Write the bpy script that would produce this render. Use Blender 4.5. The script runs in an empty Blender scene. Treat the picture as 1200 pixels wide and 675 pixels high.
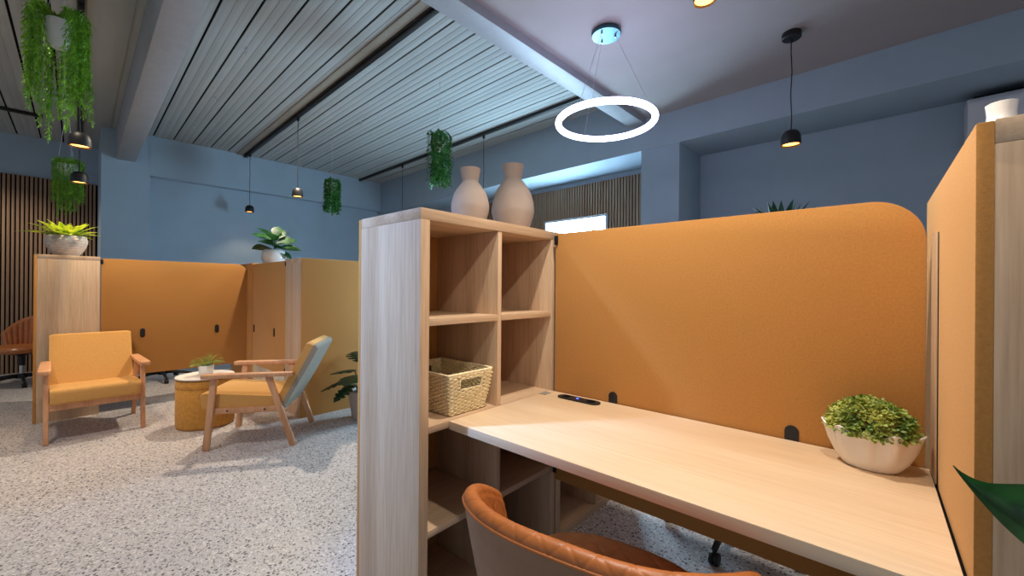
import bpy, bmesh, math, random
from mathutils import Vector, Matrix, noise
random.seed(7)
PI = math.pi
scn = bpy.context.scene
COL = scn.collection
V = Vector

# ---------------------------------------------------------------- materials
def newmat(name):
    m = bpy.data.materials.new(name); m.use_nodes = True
    nt = m.node_tree
    return m, nt, nt.nodes['Principled BSDF']
def node(nt, typ, **kw):
    n = nt.nodes.new(typ)
    for k, v in kw.items():
        if k in ('operation','blend_type','data_type','feature','distance','noise_dimensions','voronoi_dimensions','interpolation','wave_type','bands_direction'): setattr(n, k, v)
        else: n.inputs[k].default_value = v
    return n
def lin(c):
    return tuple(((x/255)/12.92 if x/255 <= .04045 else ((x/255+.055)/1.055)**2.4) for x in c) + (1,)
def ramp(nt, stops, interp='LINEAR'):
    r = nt.nodes.new('ShaderNodeValToRGB'); e = r.color_ramp.elements; r.color_ramp.interpolation = interp
    while len(e) < len(stops): e.new(.5)
    for k, (p, c) in enumerate(stops): e[k].position = p; e[k].color = c
    return r
def mapping(nt, scale, coord='Object'):
    tc = nt.nodes.new('ShaderNodeTexCoord'); mp = nt.nodes.new('ShaderNodeMapping')
    mp.inputs['Scale'].default_value = scale
    nt.links.new(tc.outputs[coord], mp.inputs['Vector']); return mp
def mat_plain(name, rgb, rough=.6, metal=0, var=.08, scale=30, bump=0, bscale=200, spec=.5, stretch=(1,1,1), sheen=0):
    m, nt, b = newmat(name); L = nt.links.new
    mp = mapping(nt, stretch)
    n = node(nt, 'ShaderNodeTexNoise', Scale=scale, Detail=4.0); L(mp.outputs[0], n.inputs['Vector'])
    c = lin(rgb)
    r = ramp(nt, [(.3, tuple(x*(1-var) for x in c[:3])+(1,)), (.7, tuple(min(1,x*(1+var)) for x in c[:3])+(1,))])
    L(n.outputs['Fac'], r.inputs['Fac']); L(r.outputs['Color'], b.inputs['Base Color'])
    b.inputs['Roughness'].default_value = rough; b.inputs['Metallic'].default_value = metal
    b.inputs['Specular IOR Level'].default_value = spec
    if sheen: b.inputs['Sheen Weight'].default_value = sheen; b.inputs['Sheen Tint'].default_value = (1,.78,.48,1)
    if bump:
        n2 = node(nt, 'ShaderNodeTexNoise', Scale=bscale, Detail=3.0); L(mp.outputs[0], n2.inputs['Vector'])
        bp = node(nt, 'ShaderNodeBump', Strength=bump, Distance=.003); L(n2.outputs['Fac'], bp.inputs['Height']); L(bp.outputs['Normal'], b.inputs['Normal'])
    return m
def mat_wood(name, axis, dark, light, rough=.5, band=9, fine=110):
    m, nt, b = newmat(name); L = nt.links.new
    s = [1,1,1]; s[axis] = .045
    mp = mapping(nt, tuple(s))
    s2 = [1,1,1]; s2[axis] = .004
    mp2 = mapping(nt, tuple(s2))
    n1 = node(nt, 'ShaderNodeTexNoise', Scale=band, Detail=1.0); L(mp2.outputs[0], n1.inputs['Vector'])
    n2 = node(nt, 'ShaderNodeTexNoise', Scale=fine, Detail=4.0, Roughness=.6); L(mp.outputs[0], n2.inputs['Vector'])
    mx = node(nt, 'ShaderNodeMath', operation='MULTIPLY_ADD'); mx.inputs[1].default_value = .45
    L(n2.outputs['Fac'], mx.inputs[0])
    m2 = node(nt, 'ShaderNodeMath', operation='MULTIPLY'); m2.inputs[1].default_value = .55
    L(n1.outputs['Fac'], m2.inputs[0]); L(m2.outputs[0], mx.inputs[2])
    r = ramp(nt, [(.36, lin(dark)), (.62, lin(light))]); L(mx.outputs[0], r.inputs['Fac'])
    L(r.outputs['Color'], b.inputs['Base Color']); b.inputs['Roughness'].default_value = rough
    bp = node(nt, 'ShaderNodeBump', Strength=.06, Distance=.002); L(n2.outputs['Fac'], bp.inputs['Height']); L(bp.outputs['Normal'], b.inputs['Normal'])
    return m
def mat_emit(name, rgb, strength):
    m, nt, b = newmat(name)
    b.inputs['Base Color'].default_value = lin(rgb); b.inputs['Emission Color'].default_value = lin(rgb)
    b.inputs['Emission Strength'].default_value = strength
    return m
def mat_terrazzo():
    m, nt, b = newmat('terrazzo'); L = nt.links.new
    mp = mapping(nt, (1,1,1))
    wn = node(nt, 'ShaderNodeTexNoise', Scale=40.0, Detail=2.0); L(mp.outputs[0], wn.inputs['Vector'])
    mixv = node(nt, 'ShaderNodeMix', data_type='VECTOR'); mixv.inputs['Factor'].default_value = .014
    L(mp.outputs[0], mixv.inputs[4]); L(wn.outputs['Color'], mixv.inputs[5])
    base = ramp(nt, [(.3, lin((174,169,168))), (.7, lin((206,201,199)))])
    bn = node(nt, 'ShaderNodeTexNoise', Scale=60.0, Detail=3.0); L(mp.outputs[0], bn.inputs['Vector']); L(bn.outputs['Fac'], base.inputs['Fac'])
    prev = base.outputs['Color']
    for sc, th, cols in ((62.0, .37, [(0,(62,64,70)),(.26,(104,102,102)),(.40,(142,130,120)),(.50,(222,216,208)),(.8,(190,184,178))]),
                         (120.0, .36, [(0,(88,88,92)),(.22,(134,130,126)),(.36,(212,206,200)),(.75,(184,178,172))])):
        v = node(nt, 'ShaderNodeTexVoronoi', Scale=sc, voronoi_dimensions='3D'); L(mixv.outputs[1], v.inputs['Vector'])
        lt = node(nt, 'ShaderNodeMath', operation='LESS_THAN'); lt.inputs[1].default_value = th; L(v.outputs['Distance'], lt.inputs[0])
        sp = nt.nodes.new('ShaderNodeSeparateColor'); L(v.outputs['Color'], sp.inputs[0])
        cr = ramp(nt, [(p, lin(c)) for p, c in cols], 'CONSTANT'); L(sp.outputs[0], cr.inputs['Fac'])
        mx = node(nt, 'ShaderNodeMix', data_type='RGBA'); L(lt.outputs[0], mx.inputs['Factor']); L(prev, mx.inputs[6]); L(cr.outputs['Color'], mx.inputs[7])
        prev = mx.outputs[2]
    L(prev, b.inputs['Base Color']); b.inputs['Roughness'].default_value = .42
    return m
def mat_leaf(name, dark, light, rough=.45):
    m, nt, b = newmat(name); L = nt.links.new
    mp = mapping(nt, (1,1,1))
    n = node(nt, 'ShaderNodeTexNoise', Scale=22.0, Detail=3.0); L(mp.outputs[0], n.inputs['Vector'])
    r = ramp(nt, [(.35, lin(dark)), (.66, lin(light))]); L(n.outputs['Fac'], r.inputs['Fac'])
    L(r.outputs['Color'], b.inputs['Base Color']); b.inputs['Roughness'].default_value = rough
    b.inputs['Transmission Weight'].default_value = 0
    tr = nt.nodes.new('ShaderNodeBsdfTranslucent'); L(r.outputs['Color'], tr.inputs['Color'])
    ms = nt.nodes.new('ShaderNodeMixShader'); ms.inputs[0].default_value = .25
    out = nt.nodes['Material Output']; L(b.outputs[0], ms.inputs[1]); L(tr.outputs[0], ms.inputs[2]); L(ms.outputs[0], out.inputs['Surface'])
    return m

WD, WL = (182,150,118), (214,186,154)
M = dict(
    wood_x=mat_wood('oak_laminate_x', 0, WD, WL), wood_y=mat_wood('oak_laminate_y', 1, WD, WL), wood_z=mat_wood('oak_laminate_z', 2, WD, WL),
    desk=mat_wood('desk_laminate', 0, (222,193,156), (240,216,184), .45, 5, 90),
    beech=mat_wood('beech', 2, (188,132,92), (214,164,122), .45, 14, 120),
    felt=mat_plain('mustard_felt', (190,134,70), .9, var=.08, scale=160, bump=.2, bscale=500, spec=.25, sheen=.35),
    fabric=mat_plain('mustard_fabric', (206,156,90), .9, var=.08, scale=120, bump=.35, bscale=700, spec=.15, sheen=.2),
    suede=mat_plain('mustard_suede', (196,140,66), .9, var=.14, scale=40, bump=.2, bscale=600, spec=.15, sheen=.2),
    grey_fabric=mat_plain('grey_weave', (150,142,128), .95, var=.16, scale=300, bump=.35, bscale=700, spec=.1),
    leather=mat_plain('tan_leather', (184,110,54), .42, var=.14, scale=26, bump=.12, bscale=350),
    leather_back=mat_plain('tan_leather_reflecting', (150,116,90), .5, var=.07, scale=30, bump=.08, bscale=350),  # same leather as the tan one, grey-beige reflection put into its colour
    brown_leather=mat_plain('brown_leather', (176,106,56), .34, var=.12, scale=26, bump=.08, bscale=300),
    wall=mat_plain('blue_grey_paint', (160,178,192), .75, var=.03, scale=4, bump=.05, bscale=120, spec=.3),
    ceilmat=mat_plain('board_paint', (168,172,170), .7, var=.08, scale=7, spec=.3, stretch=(.12,1,1)),
    plaster=mat_plain('plaster_paint', (170,162,160), .8, var=.03, scale=3, bump=.05, bscale=90, spec=.2),
    beam=mat_plain('beam_paint', (158,160,164), .5, var=.05, scale=12, bump=.35, bscale=38, spec=.5),
    khaki=mat_plain('edge_strip', (146,138,124), .75, var=.05),
    teal_steel=mat_plain('teal_steel', (74,100,110), .35, 1, var=.05),
    black=mat_plain('black_metal', (20,20,22), .5, var=.1),
    dark=mat_plain('black_gap', (14,13,13), .9, var=.1, spec=.1),
    chrome=mat_plain('brushed_steel', (190,196,200), .28, 1, var=.05),
    slat=mat_wood('walnut_slat', 2, (140,110,86), (172,140,112), .6, 30, 140),
    white=mat_plain('white_ceramic', (236,232,226), .32, var=.02),
    whitep=mat_plain('white_plastic', (214,216,220), .45, var=.02),
    clay=mat_plain('matte_clay', (190,174,162), .85, var=.05, scale=18, bump=.1, bscale=160, spec=.2),
    stone=mat_plain('ribbed_stone', (186,176,166), .85, var=.22, scale=30, bump=.6, bscale=60, spec=.2, stretch=(1,1,3)),
    wicker=mat_plain('seagrass', (252,228,186), .75, var=.2, scale=90, spec=.2),
    soil=mat_plain('soil', (52,40,30), 1, var=.3, scale=120, bump=.5),
    terrazzo=mat_terrazzo(),
    fern=mat_leaf('fern_green', (92,146,26), (150,204,60)),
    ivy=mat_leaf('ivy_green', (30,88,34), (84,148,66)),
    lime=mat_leaf('lime_leaf', (116,158,30), (206,214,70)),
    glossy=mat_leaf('dark_leaf', (18,62,28), (44,104,50), .42),
    monstera=mat_leaf('deep_leaf', (12,38,20), (26,64,32), .3),
    agave=mat_leaf('agave_leaf', (22,62,48), (50,104,78), .4),
    box=mat_leaf('boxwood_leaf', (88,130,48), (196,204,104), .45),
    young=mat_leaf('young_leaf', (78,130,48), (140,186,84), .5),
    stem=mat_plain('stem', (82,74,42), .8, var=.2),
    led=mat_emit('led_ring', (208,208,255), 14.0),
    warm=mat_emit('warm_lamp', (255,164,76), 7.0),
    daylight=mat_emit('daylight_pane', (188,228,255), 36.0),
    blue_led=mat_emit('button_led', (70,90,255), 3.0),
)

# ---------------------------------------------------------------- mesh helpers
class MB:
    def __init__(s): s.bm = bmesh.new()
    def box(s, x0, x1, y0, y1, z0, z1, bev=.0015, mat=None):
        vs = [s.bm.verts.new(p) for p in ((x0,y0,z0),(x1,y0,z0),(x1,y1,z0),(x0,y1,z0),(x0,y0,z1),(x1,y0,z1),(x1,y1,z1),(x0,y1,z1))]
        if mat: bmesh.ops.transform(s.bm, matrix=mat, verts=vs)
        fs = [s.bm.faces.new([vs[i] for i in f]) for f in ((3,2,1,0),(4,5,6,7),(0,1,5,4),(1,2,6,5),(2,3,7,6),(3,0,4,7))]
        if bev:
            es = list({e for f in fs for e in f.edges})
            bmesh.ops.bevel(s.bm, geom=es, offset=bev, segments=2, affect='EDGES', profile=.5)
        return s
    def prism(s, pts, axis, a0, a1, bev=0):
        """pts: closed 2D outline; extruded along axis (0,1,2) from a0 to a1"""
        def P(p, a):
            return {0:(a,p[0],p[1]),1:(p[0],a,p[1]),2:(p[0],p[1],a)}[axis]
        lo = [s.bm.verts.new(P(p,a0)) for p in pts]; hi = [s.bm.verts.new(P(p,a1)) for p in pts]
        n = len(pts); fs = [s.bm.faces.new(lo), s.bm.faces.new(hi[::-1])]
        for i in range(n): fs.append(s.bm.faces.new((lo[i], hi[i], hi[(i+1)%n], lo[(i+1)%n])))
        bmesh.ops.recalc_face_normals(s.bm, faces=fs)
        if bev:
            es = list({e for f in fs[:2] for e in f.edges})
            bmesh.ops.bevel(s.bm, geom=es, offset=bev, segments=2, affect='EDGES', profile=.5)
        return s
    def lathe(s, prof, n=40, c=(0,0), rfun=None, closed=False):
        rings = []
        for r, z in prof:
            if r <= 1e-6: rings.append([s.bm.verts.new((c[0],c[1],z))])
            else:
                rings.append([s.bm.verts.new((c[0]+(rfun(r,z,a) if rfun else r)*math.cos(a), c[1]+(rfun(r,z,a) if rfun else r)*math.sin(a), z)) for a in (2*PI*k/n for k in range(n))])
        fs = []
        seq = list(zip(rings, rings[1:])) + ([(rings[-1], rings[0])] if closed else [])
        for A, B in seq:
            for k in range(n):
                k2 = (k+1) % n
                if len(A) == 1 and len(B) == 1: continue
                if len(A) == 1: fs.append(s.bm.faces.new((A[0], B[k2], B[k])))
                elif len(B) == 1: fs.append(s.bm.faces.new((A[k], A[k2], B[0])))
                else: fs.append(s.bm.faces.new((A[k], A[k2], B[k2], B[k])))
        bmesh.ops.recalc_face_normals(s.bm, faces=fs)
        return s
    def tube(s, pts, r, n=8, closed=False, cap=True):
        pts = [V(p) for p in pts]; rings = []; N = len(pts)
        up = None
        for i, p in enumerate(pts):
            a = pts[(i-1) % N] if (closed or i > 0) else p
            b = pts[(i+1) % N] if (closed or i < N-1) else p
            t = (b-a).normalized()
            if up is None: up = t.orthogonal().normalized()
            up = (up - t*up.dot(t)).normalized() if (up - t*up.dot(t)).length > 1e-6 else t.orthogonal().normalized()
            w = t.cross(up); rr = r[i] if isinstance(r, (list,tuple)) else r
            rings.append([s.bm.verts.new(p + rr*(math.cos(2*PI*k/n)*up + math.sin(2*PI*k/n)*w)) for k in range(n)])
        fs = []
        for i in range(N if closed else N-1):
            A, B = rings[i], rings[(i+1) % N]
            for k in range(n): fs.append(s.bm.faces.new((A[k], A[(k+1)%n], B[(k+1)%n], B[k])))
        if cap and not closed: fs += [s.bm.faces.new(rings[0][::-1]), s.bm.faces.new(rings[-1])]
        bmesh.ops.recalc_face_normals(s.bm, faces=fs)
        return s
    def quad(s, a, b, c, d): s.bm.faces.new([s.bm.verts.new(p) for p in (a,b,c,d)]); return s
    def grid(s, rows, wrap_u=False, wrap_v=False):
        g = [[s.bm.verts.new(p) for p in r] for r in rows]; fs = []
        nu, nv = len(g), len(g[0])
        for i in range(nu if wrap_u else nu-1):
            for j in range(nv if wrap_v else nv-1):
                fs.append(s.bm.faces.new((g[i][j], g[(i+1)%nu][j], g[(i+1)%nu][(j+1)%nv], g[i][(j+1)%nv])))
        return fs, g
    def leaf(s, base, d, nrm, length, width, droop=.3, seg=5, fold=.15, peak=.4, tip=0.0, lean=0):
        """a leaf blade with a folded midrib, curved downwards"""
        base = V(base); d = V(d).normalized(); nrm = V(nrm); nrm = (nrm - d*nrm.dot(d))
        nrm = nrm.normalized() if nrm.length > 1e-5 else d.orthogonal().normalized()
        p = base.copy(); step = length/seg; rows = []
        for i in range(seg+1):
            t = i/seg
            w = width*.5*((t/peak)**.7 if t < peak else max(tip, (1-((t-peak)/(1-peak))**1.7))) if t > 0 else width*.06
            sd = d.cross(nrm).normalized()
            rows.append((p - sd*w + nrm*fold*w, p.copy(), p + sd*w + nrm*fold*w))
            ax = sd; rot = Matrix.Rotation(-droop/seg, 3, ax)
            d = (rot @ d).normalized(); nrm = (rot @ nrm).normalized(); p = p + d*step
        s.grid(rows); return s
    def build(s, name, mat, parent=None, smooth=40, loc=None, rotz=0, keepn=False):
        me = bpy.data.meshes.new(name); s.bm.to_mesh(me); s.bm.free()
        me.materials.append(mat)
        if smooth:
            me.shade_smooth()
            if smooth < 180: me.set_sharp_from_angle(angle=math.radians(smooth))
        o = bpy.data.objects.new(name, me); COL.objects.link(o)
        if parent: o.parent = parent
        if loc: o.location = loc
        o.rotation_euler.z = rotz
        return o
def tag(o, label, cat, group=None, kind=None):
    o['label'] = label; o['category'] = cat
    if group: o['group'] = group
    if kind: o['kind'] = kind
    return o
def thing(name, label, cat, loc=(0,0,0), rotz=0, group=None):
    o = bpy.data.objects.new(name, None); COL.objects.link(o)
    o.empty_display_size = .05; o.location = loc; o.rotation_euler = (0,0,rotz)
    return tag(o, label, cat, group)
def kids(o): return [c for c in bpy.data.objects if c.parent == o]
def dup(root, loc, rotz, label, group=None):
    def cp(o, par):
        c = o.copy(); COL.objects.link(c)
        if par: c.parent = par
        for k in kids(o): cp(k, c)
        return c
    r = cp(root, None); r.location = loc; r.rotation_euler = (0,0,rotz); r['label'] = label
    if group: r['group'] = group
    return r
def rrect(x0, x1, y0, y1, r, seg=6):
    pts = []
    for cx, cy, a0 in ((x1-r,y1-r,0),(x0+r,y1-r,PI/2),(x0+r,y0+r,PI),(x1-r,y0+r,1.5*PI)):
        for k in range(seg+1):
            a = a0 + PI/2*k/seg; pts.append((cx+r*math.cos(a), cy+r*math.sin(a)))
    return pts

# ---------------------------------------------------------------- room shell (room axes turned 2 degrees from the furniture)
TH = math.radians(-2.0)
def room(u, v, z=0):
    return (u*math.cos(TH)-v*math.sin(TH), u*math.sin(TH)+v*math.cos(TH), z)
def toroom(x, y):
    return (x*math.cos(-TH)-y*math.sin(-TH), x*math.sin(-TH)+y*math.cos(-TH))
def struct(name, mb, m, smooth=30, label=None):
    o = mb.build(name, m, None, smooth, rotz=TH); o['kind'] = 'structure'
    if label: o['label'] = label
    return o
HS, HF, ZB = 3.25, 2.99, 2.665
UL, UC = -8.75, -7.42          # slat wall, blue wall
V0, V1, V2 = -3.2, 4.07, 4.66  # rear extent, bulkhead, far wall
UB0, UB1, UR = -2.10, -1.93, 3.2

o = MB().box(UL-.2, UR, V0-.6, V2+.2, -.08, 0, 0); struct('floor', o, M['terrazzo'])
# slatted ceiling : boards running along u
prof_top = HS+.03
P = 0.2125; OFF = .690
mb = MB()
k0 = int((V0-OFF)/P)-1; k1 = int((V1-OFF)/P)+1
mb.box(UL, UB0+.02, V0, V1, HS+.022, HS+.05, 0)
for k in range(k0, k1+1):
    a = max(OFF+k*P+.0085, V0); b = min(OFF+(k+1)*P-.0085, V1)
    if b-a < .02: continue
    pts = [(a, HS+.025), (a, HS)]
    w = b-a
    for f in (.17, .34, .5, .66, .83):
        c = a+w*f
        if f in (.34, .66): pts += [(c-.003, HS), (c-.0015, HS+.003), (c+.0015, HS+.003), (c+.003, HS)]
        else: pts += [(c-.018, HS), (c-.009, HS-.0018), (c+.009, HS-.0018), (c+.018, HS)]
    pts += [(b, HS), (b, HS+.025)]
    mb.prism(pts, 0, UL, UB0+.02)
struct('ceiling', mb, M['ceilmat'], 20)
mb = MB()
for k in range(k0, k1+1):
    c = OFF+k*P
    if V0 < c < V1: mb.box(UL, UB0, c-.0086, c+.0086, HS+.010, HS+.0205, 0)
struct('trim_1', mb, M['dark'], 0)
# flat ceiling and long beam between the two ceilings
struct('trim_2', MB().box(UB1, UR, V0, V1, HF, HF+.2, 0), M['plaster'])
struct('trim_3', MB().box(UB0, UB1, V0, V1, 2.93, HS+.02, .004), M['beam'])
# beam over the lounge, brown strip beside the track
struct('trim_4', MB().box(UC, UB0, .325, .51, 2.85, HS+.01, .004), M['beam'])
struct('trim_5', MB().box(UL, UB0, 1.655, 1.735, HS-.012, HS+.01, .002), M['khaki'])
struct('trim_12', MB().box(UL, UB0, .03, .272, HS-.012, HS+.01, .002), M['ceilmat'])
# left walls
struct('wall_left', MB().box(UC-.3, UC-.13, .65, V2, 0, HS+.05, 0).box(UC-.14, UC, .65, V2, ZB+.04, HS+.05, 0).box(UL-.2, UC, .19, .66, 0, HS+.05, 0), M['wall'])
struct('wall_rear_left', MB().box(UL-.2, UL, V0, .2, 0, HS+.05, 0), M['wall'])
mb = MB().box(UL, UL+.012, V0, .19, 0, 2.70, 0)
struct('trim_6', mb, M['dark'])
mb = MB(); y = V0+.02
while y < .17:
    mb.box(UL+.012, UL+.034, y, y+.026, 0, 2.70, .0015); y += .0405
struct('trim_7', mb, M['slat'])
# far wall with bulkhead and column
struct('wall_back', MB().box(UC-.3, UR, V2, V2+.15, 0, HS+.05, 0), M['wall'])
struct('trim_8', MB().box(UC-.14, UR, V1, V2+.02, ZB, HS+.05, .003), M['wall'])
struct('trim_9', MB().box(-1.985, -1.585, V1+.002, V2, 0, ZB, .003), M['wall'])
struct('trim_10', MB().box(-5.0, -1.985, V2-.012, V2, 0, 2.60, 0), M['dark'])
mb = MB(); x = -4.99
WIN = (-3.70, -2.735, .9, 2.14)
while x < -2.01:
    if WIN[0]-.03 < x+.013 < WIN[1]+.03:
        mb.box(x, x+.026, V2-.034, V2-.012, WIN[3]+.03, 2.60, .0015).box(x, x+.026, V2-.034, V2-.012, 0, WIN[2]-.03, .0015)
    else: mb.box(x, x+.026, V2-.034, V2-.012, 0, 2.60, .0015)
    x += .0405
struct('trim_11', mb, M['slat'])
# bright window in the far slat wall
mb = MB(); u0, u1, z0, z1 = WIN
for b in ((u0-.03,u1+.03,z1,z1+.03),(u0-.03,u1+.03,z0-.03,z0),(u0-.03,u0,z0,z1),(u1,u1+.03,z0,z1),(u0+.155,u0+.17,z0,z1),(u1-.19,u1-.175,z0,z1),(u0,u1,z0+.6,z0+.615)):
    mb.box(b[0],b[1],V2-.045,V2-.013,b[2],b[3],.001)
w = struct('window_1', mb, M['whitep'])
p = MB().box(u0+.001,u1-.001,V2-.026,V2-.022,z0+.001,z1-.001,0).build('pane', M['daylight'], w)

# ---------------------------------------------------------------- lighting tracks and hooks
def track(label, u0, u1, v0, v1, h=.035):
    a = room((u0+u1)/2, (v0+v1)/2, HS-.004)
    t = thing('lighting_track', label, 'track', a, TH, 'ceiling lighting tracks')
    hu, hv = (u1-u0)/2, (v1-v0)/2
    if hu > hv: MB().box(-hu,hu,-hv,hv,-h,0,.003).build('rail', M['black'], t); [MB().box(s*hu-.012,s*hu+.012,-hv-.004,hv+.004,-h-.004,-.001,.002).build('end_cap', M['black'], t) for s in (-1,1)]
    else: MB().box(-hu,hu,-hv,hv,-h,0,.003).build('rail', M['black'], t); [MB().box(-hu-.004,hu+.004,s*hv-.012,s*hv+.012,-h-.004,-.001,.002).build('end_cap', M['black'], t) for s in (-1,1)]
    return t
TR1, TR2, TR3 = 1.775, 3.64, .0
track('black ceiling track crossing the slatted ceiling in its middle, carrying two pendants', UC+.02, UB0-.03, TR1-.02, TR1+.02)
track('black ceiling track on the slatted ceiling nearest the far bulkhead', UC+.02, UB0-.03, TR2-.02, TR2+.02)
track('black ceiling track running to the wall behind the hanging fern', -8.6, -3.4, TR3-.02, TR3+.02)
track('short black ceiling track crossing behind the hanging fern at upper left', -7.52, -7.48, -2.0, -.32)
def hook(px, py, label):
    x, y = px, py
    t = thing('ceiling_hook', label, 'hook', (x, y, HS-.004), TH)
    MB().lathe([(0,0),(.011,0),(.011,-.006),(.004,-.01),(0,-.01)], 12).build('plate', M['chrome'], t)
    pts = [(0,0,-.008)]+[(.012*math.sin(a), 0, -.034+.014*math.cos(a)) for a in [k*PI/6 for k in range(0,10)]]
    MB().tube(pts, .0024, 6).build('hook_ring', M['chrome'], t)

# ---------------------------------------------------------------- pendants
def pendant(label, x, y, ztop, zl, canopy=False, power=26, group='small black dome pendants', r=.06, spot=True):
    t = thing('pendant_lamp', label, 'lamp', (x, y, zl), 0, group)
    H = .105
    prof = [(r*.93,0),(r,.003),(r*1.0,.03),(r*.97,.055),(r*.85,.08),(r*.6,.098),(r*.2,H),(.0,H)]
    inner = [(0,H-.012),(r*.55,.09),(r*.8,.074),(r*.9,.05),(r*.91,.012),(r*.93,0)]
    MB().lathe(prof[::-1]+inner[::-1][1:], 36).build('lamp_shade', M['black'], t)
    MB().lathe([(0,.012),(r*.86,.012),(r*.86,.022),(0,.03)], 28).build('diffuser', M['warm'], t)
    L = ztop-zl
    pts = [(.003*math.sin(k*1.3)*(0 if k in (0,10) else 1), .002*math.cos(k*2.1)*(0 if k in (0,10) else 1), H-.004+(L-H+.004)*k/10) for k in range(11)]
    MB().tube(pts, .0035, 8).build('cord', M['black'], t)
    if canopy: MB().lathe([(0,L),(.055,L),(.058,L-.004),(.058,L-.038),(.052,L-.044),(.008,L-.046),(.006,L-.07),(0,L-.07)], 32).build('canopy', M['black'], t)
    else: MB().lathe([(0,L),(.016,L),(.018,L-.004),(.018,L-.035),(.012,L-.045),(0,L-.045)], 20).build('adapter', M['black'], t)
    if power:
        ld = bpy.data.lights.new('pendant_light', 'SPOT'); ld.energy = power; ld.color = (1,.72,.42); ld.spot_size = math.radians(100); ld.spot_blend = .6; ld.shadow_soft_size = .03
        lo = bpy.data.objects.new('pendant_light', ld); COL.objects.link(lo); lo.location = (x,y,zl-.01)
    return t
def on_track(x, v): # y so that the point lies under a track of room offset v
    return (v + x*math.sin(-TH)*-1)/math.cos(TH) if False else (v - x*math.sin(-TH))/math.cos(TH)
TZ = HS-.037
pendant('black dome pendant hanging lower of two from the middle track, near the blue wall', -7.10, on_track(-7.10,TR1), TZ, 2.33, power=9)
pendant('black dome pendant on the middle track, over the lounge armchairs', -5.12, on_track(-5.12,TR1), TZ, 2.27, power=9)
pendant('thin corded pendant from the far track, mostly behind the left clay vase', -3.84, on_track(-3.84,TR2), TZ, 1.95, power=12)
pendant('thin corded pendant from the far track, above the top edge of the shelving unit', -5.80, on_track(-5.80,TR2), TZ, 1.95, power=12)
pendant('black dome pendant half hidden behind the trailing fern tips', -4.25, on_track(-4.25,TR3), TZ, 2.19, power=20)
pendant('black dome pendant right above the lime green plant bowl', -5.40, on_track(-5.40,TR3), TZ, 2.13, power=30)
pendant('black dome pendant with black round canopy hanging from the flat ceiling', -.431, 3.40, HF, 2.21, True, power=12)
pendant('black pendant cut off by the top edge of the picture, only its lit rim showing', -.704, 2.39, HF, 2.795, True, power=10)

# ring pendant
rx, ry, rz, RR = -1.394, 2.55, 2.362, .325
t = thing('ring_pendant', 'glowing white LED ring pendant hung on thin wires below the flat ceiling', 'lamp', (rx,ry,rz))
MB().tube([(RR*math.cos(a),RR*math.sin(a),0) for a in (2*PI*k/96 for k in range(96))], .021, 14, True).build('light_ring', M['led'], t)
L = HF-rz
MB().lathe([(0,L),(.075,L),(.075,L-.01)],48).build('canopy_base', M['black'], t)
MB().lathe([(0,L-.008),(.098,L-.008),(.1,L-.012),(.1,L-.03),(.097,L-.034),(0,L-.034)],48).build('canopy', M['teal_steel'], t)
for k in range(3):
    a = 2*PI*k/3+.5
    MB().tube([(.06*math.cos(a),.06*math.sin(a),L-.033),(RR*math.cos(a),RR*math.sin(a),.018)], .0012, 6).build('wire', M['chrome'], t)
    MB().lathe([(0,L-.05),(.005,L-.05),(.007,L-.034),(0,L-.034)],12,(.06*math.cos(a),.06*math.sin(a))).build('wire_grip', M['chrome'], t)

# ---------------------------------------------------------------- shelving units
UW, UD, UH, UT = .77, .386, 1.47, .038
def make_unit(label, loc, rotz):
    """open side +y, felt-clad back on -y, origin at the base centre of the footprint"""
    t = thing('shelving_unit', label, 'shelf', loc, rotz, 'oak shelving units of the work booths')
    hw = UW/2; y0, y1 = -UD/2, UD/2
    for s in (-1,1):
        MB().box(min(s*hw,s*(hw-UT)), max(s*hw,s*(hw-UT)), y0, y1, 0, UH-UT).build('side_panel', M['wood_z'], t)
    MB().box(-hw, hw, y0, y1, UH-UT, UH).build('top_panel', M['wood_x'], t)
    MB().box(-hw+UT, hw-UT, y0, y1, 0, UT).build('bottom_panel', M['wood_x'], t)
    MB().box(-.011, .011, y0, y1-.002, UT, UH-UT).build('divider', M['wood_z'], t)
    for z in (.370, .723, 1.0865):
        for s in (-1,1):
            a, b = (.011, hw-UT) if s > 0 else (-hw+UT, -.011)
            MB().box(a, b, y0, y1-.001, z-.012, z+.012, .001).build('shelf_board', M['wood_x'], t)
    MB().box(-hw, hw, y0-.02, y0, .0, UH-.002, .002).build('back_panel', M['felt'], t)
    return t
XS, Y0, YP, DZ = -1.1184, .8126, 1.548, .735
unit = make_unit('oak shelving unit with basket and clay vases, left end of the pale desk', (XS-UD/2, Y0+UW/2, 0), -PI/2)
dup(unit, (XS-UD/2, Y0+UW*1.5+.01, 0), -PI/2, 'oak shelving unit seen only below the desk, past the mustard panel')
dup(unit, (.14+UD/2, .9624+UW/2, 0), -PI/2, 'oak shelving unit cut by the right edge, mustard felt back towards the desk')
dup(unit, (-5.436-UW/2, -.058+UD/2, 0), 0, 'oak shelving unit behind the left armchair, carrying the lime plant bowl')
dup(unit, (-3.935-UD/2, 1.54+UW/2, 0), PI/2, 'oak shelving unit behind the right armchair, its felt back facing the aisle')
dup(unit, (-5.262-UW/2, 1.552+UD/2, 0), 0, 'oak shelving unit in the corner of the lounge booths, under the rubber plant')
dup(unit, (-.37, 3.05, 0), PI, 'oak shelving unit hidden beyond the mustard panel, holding the agave')

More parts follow.
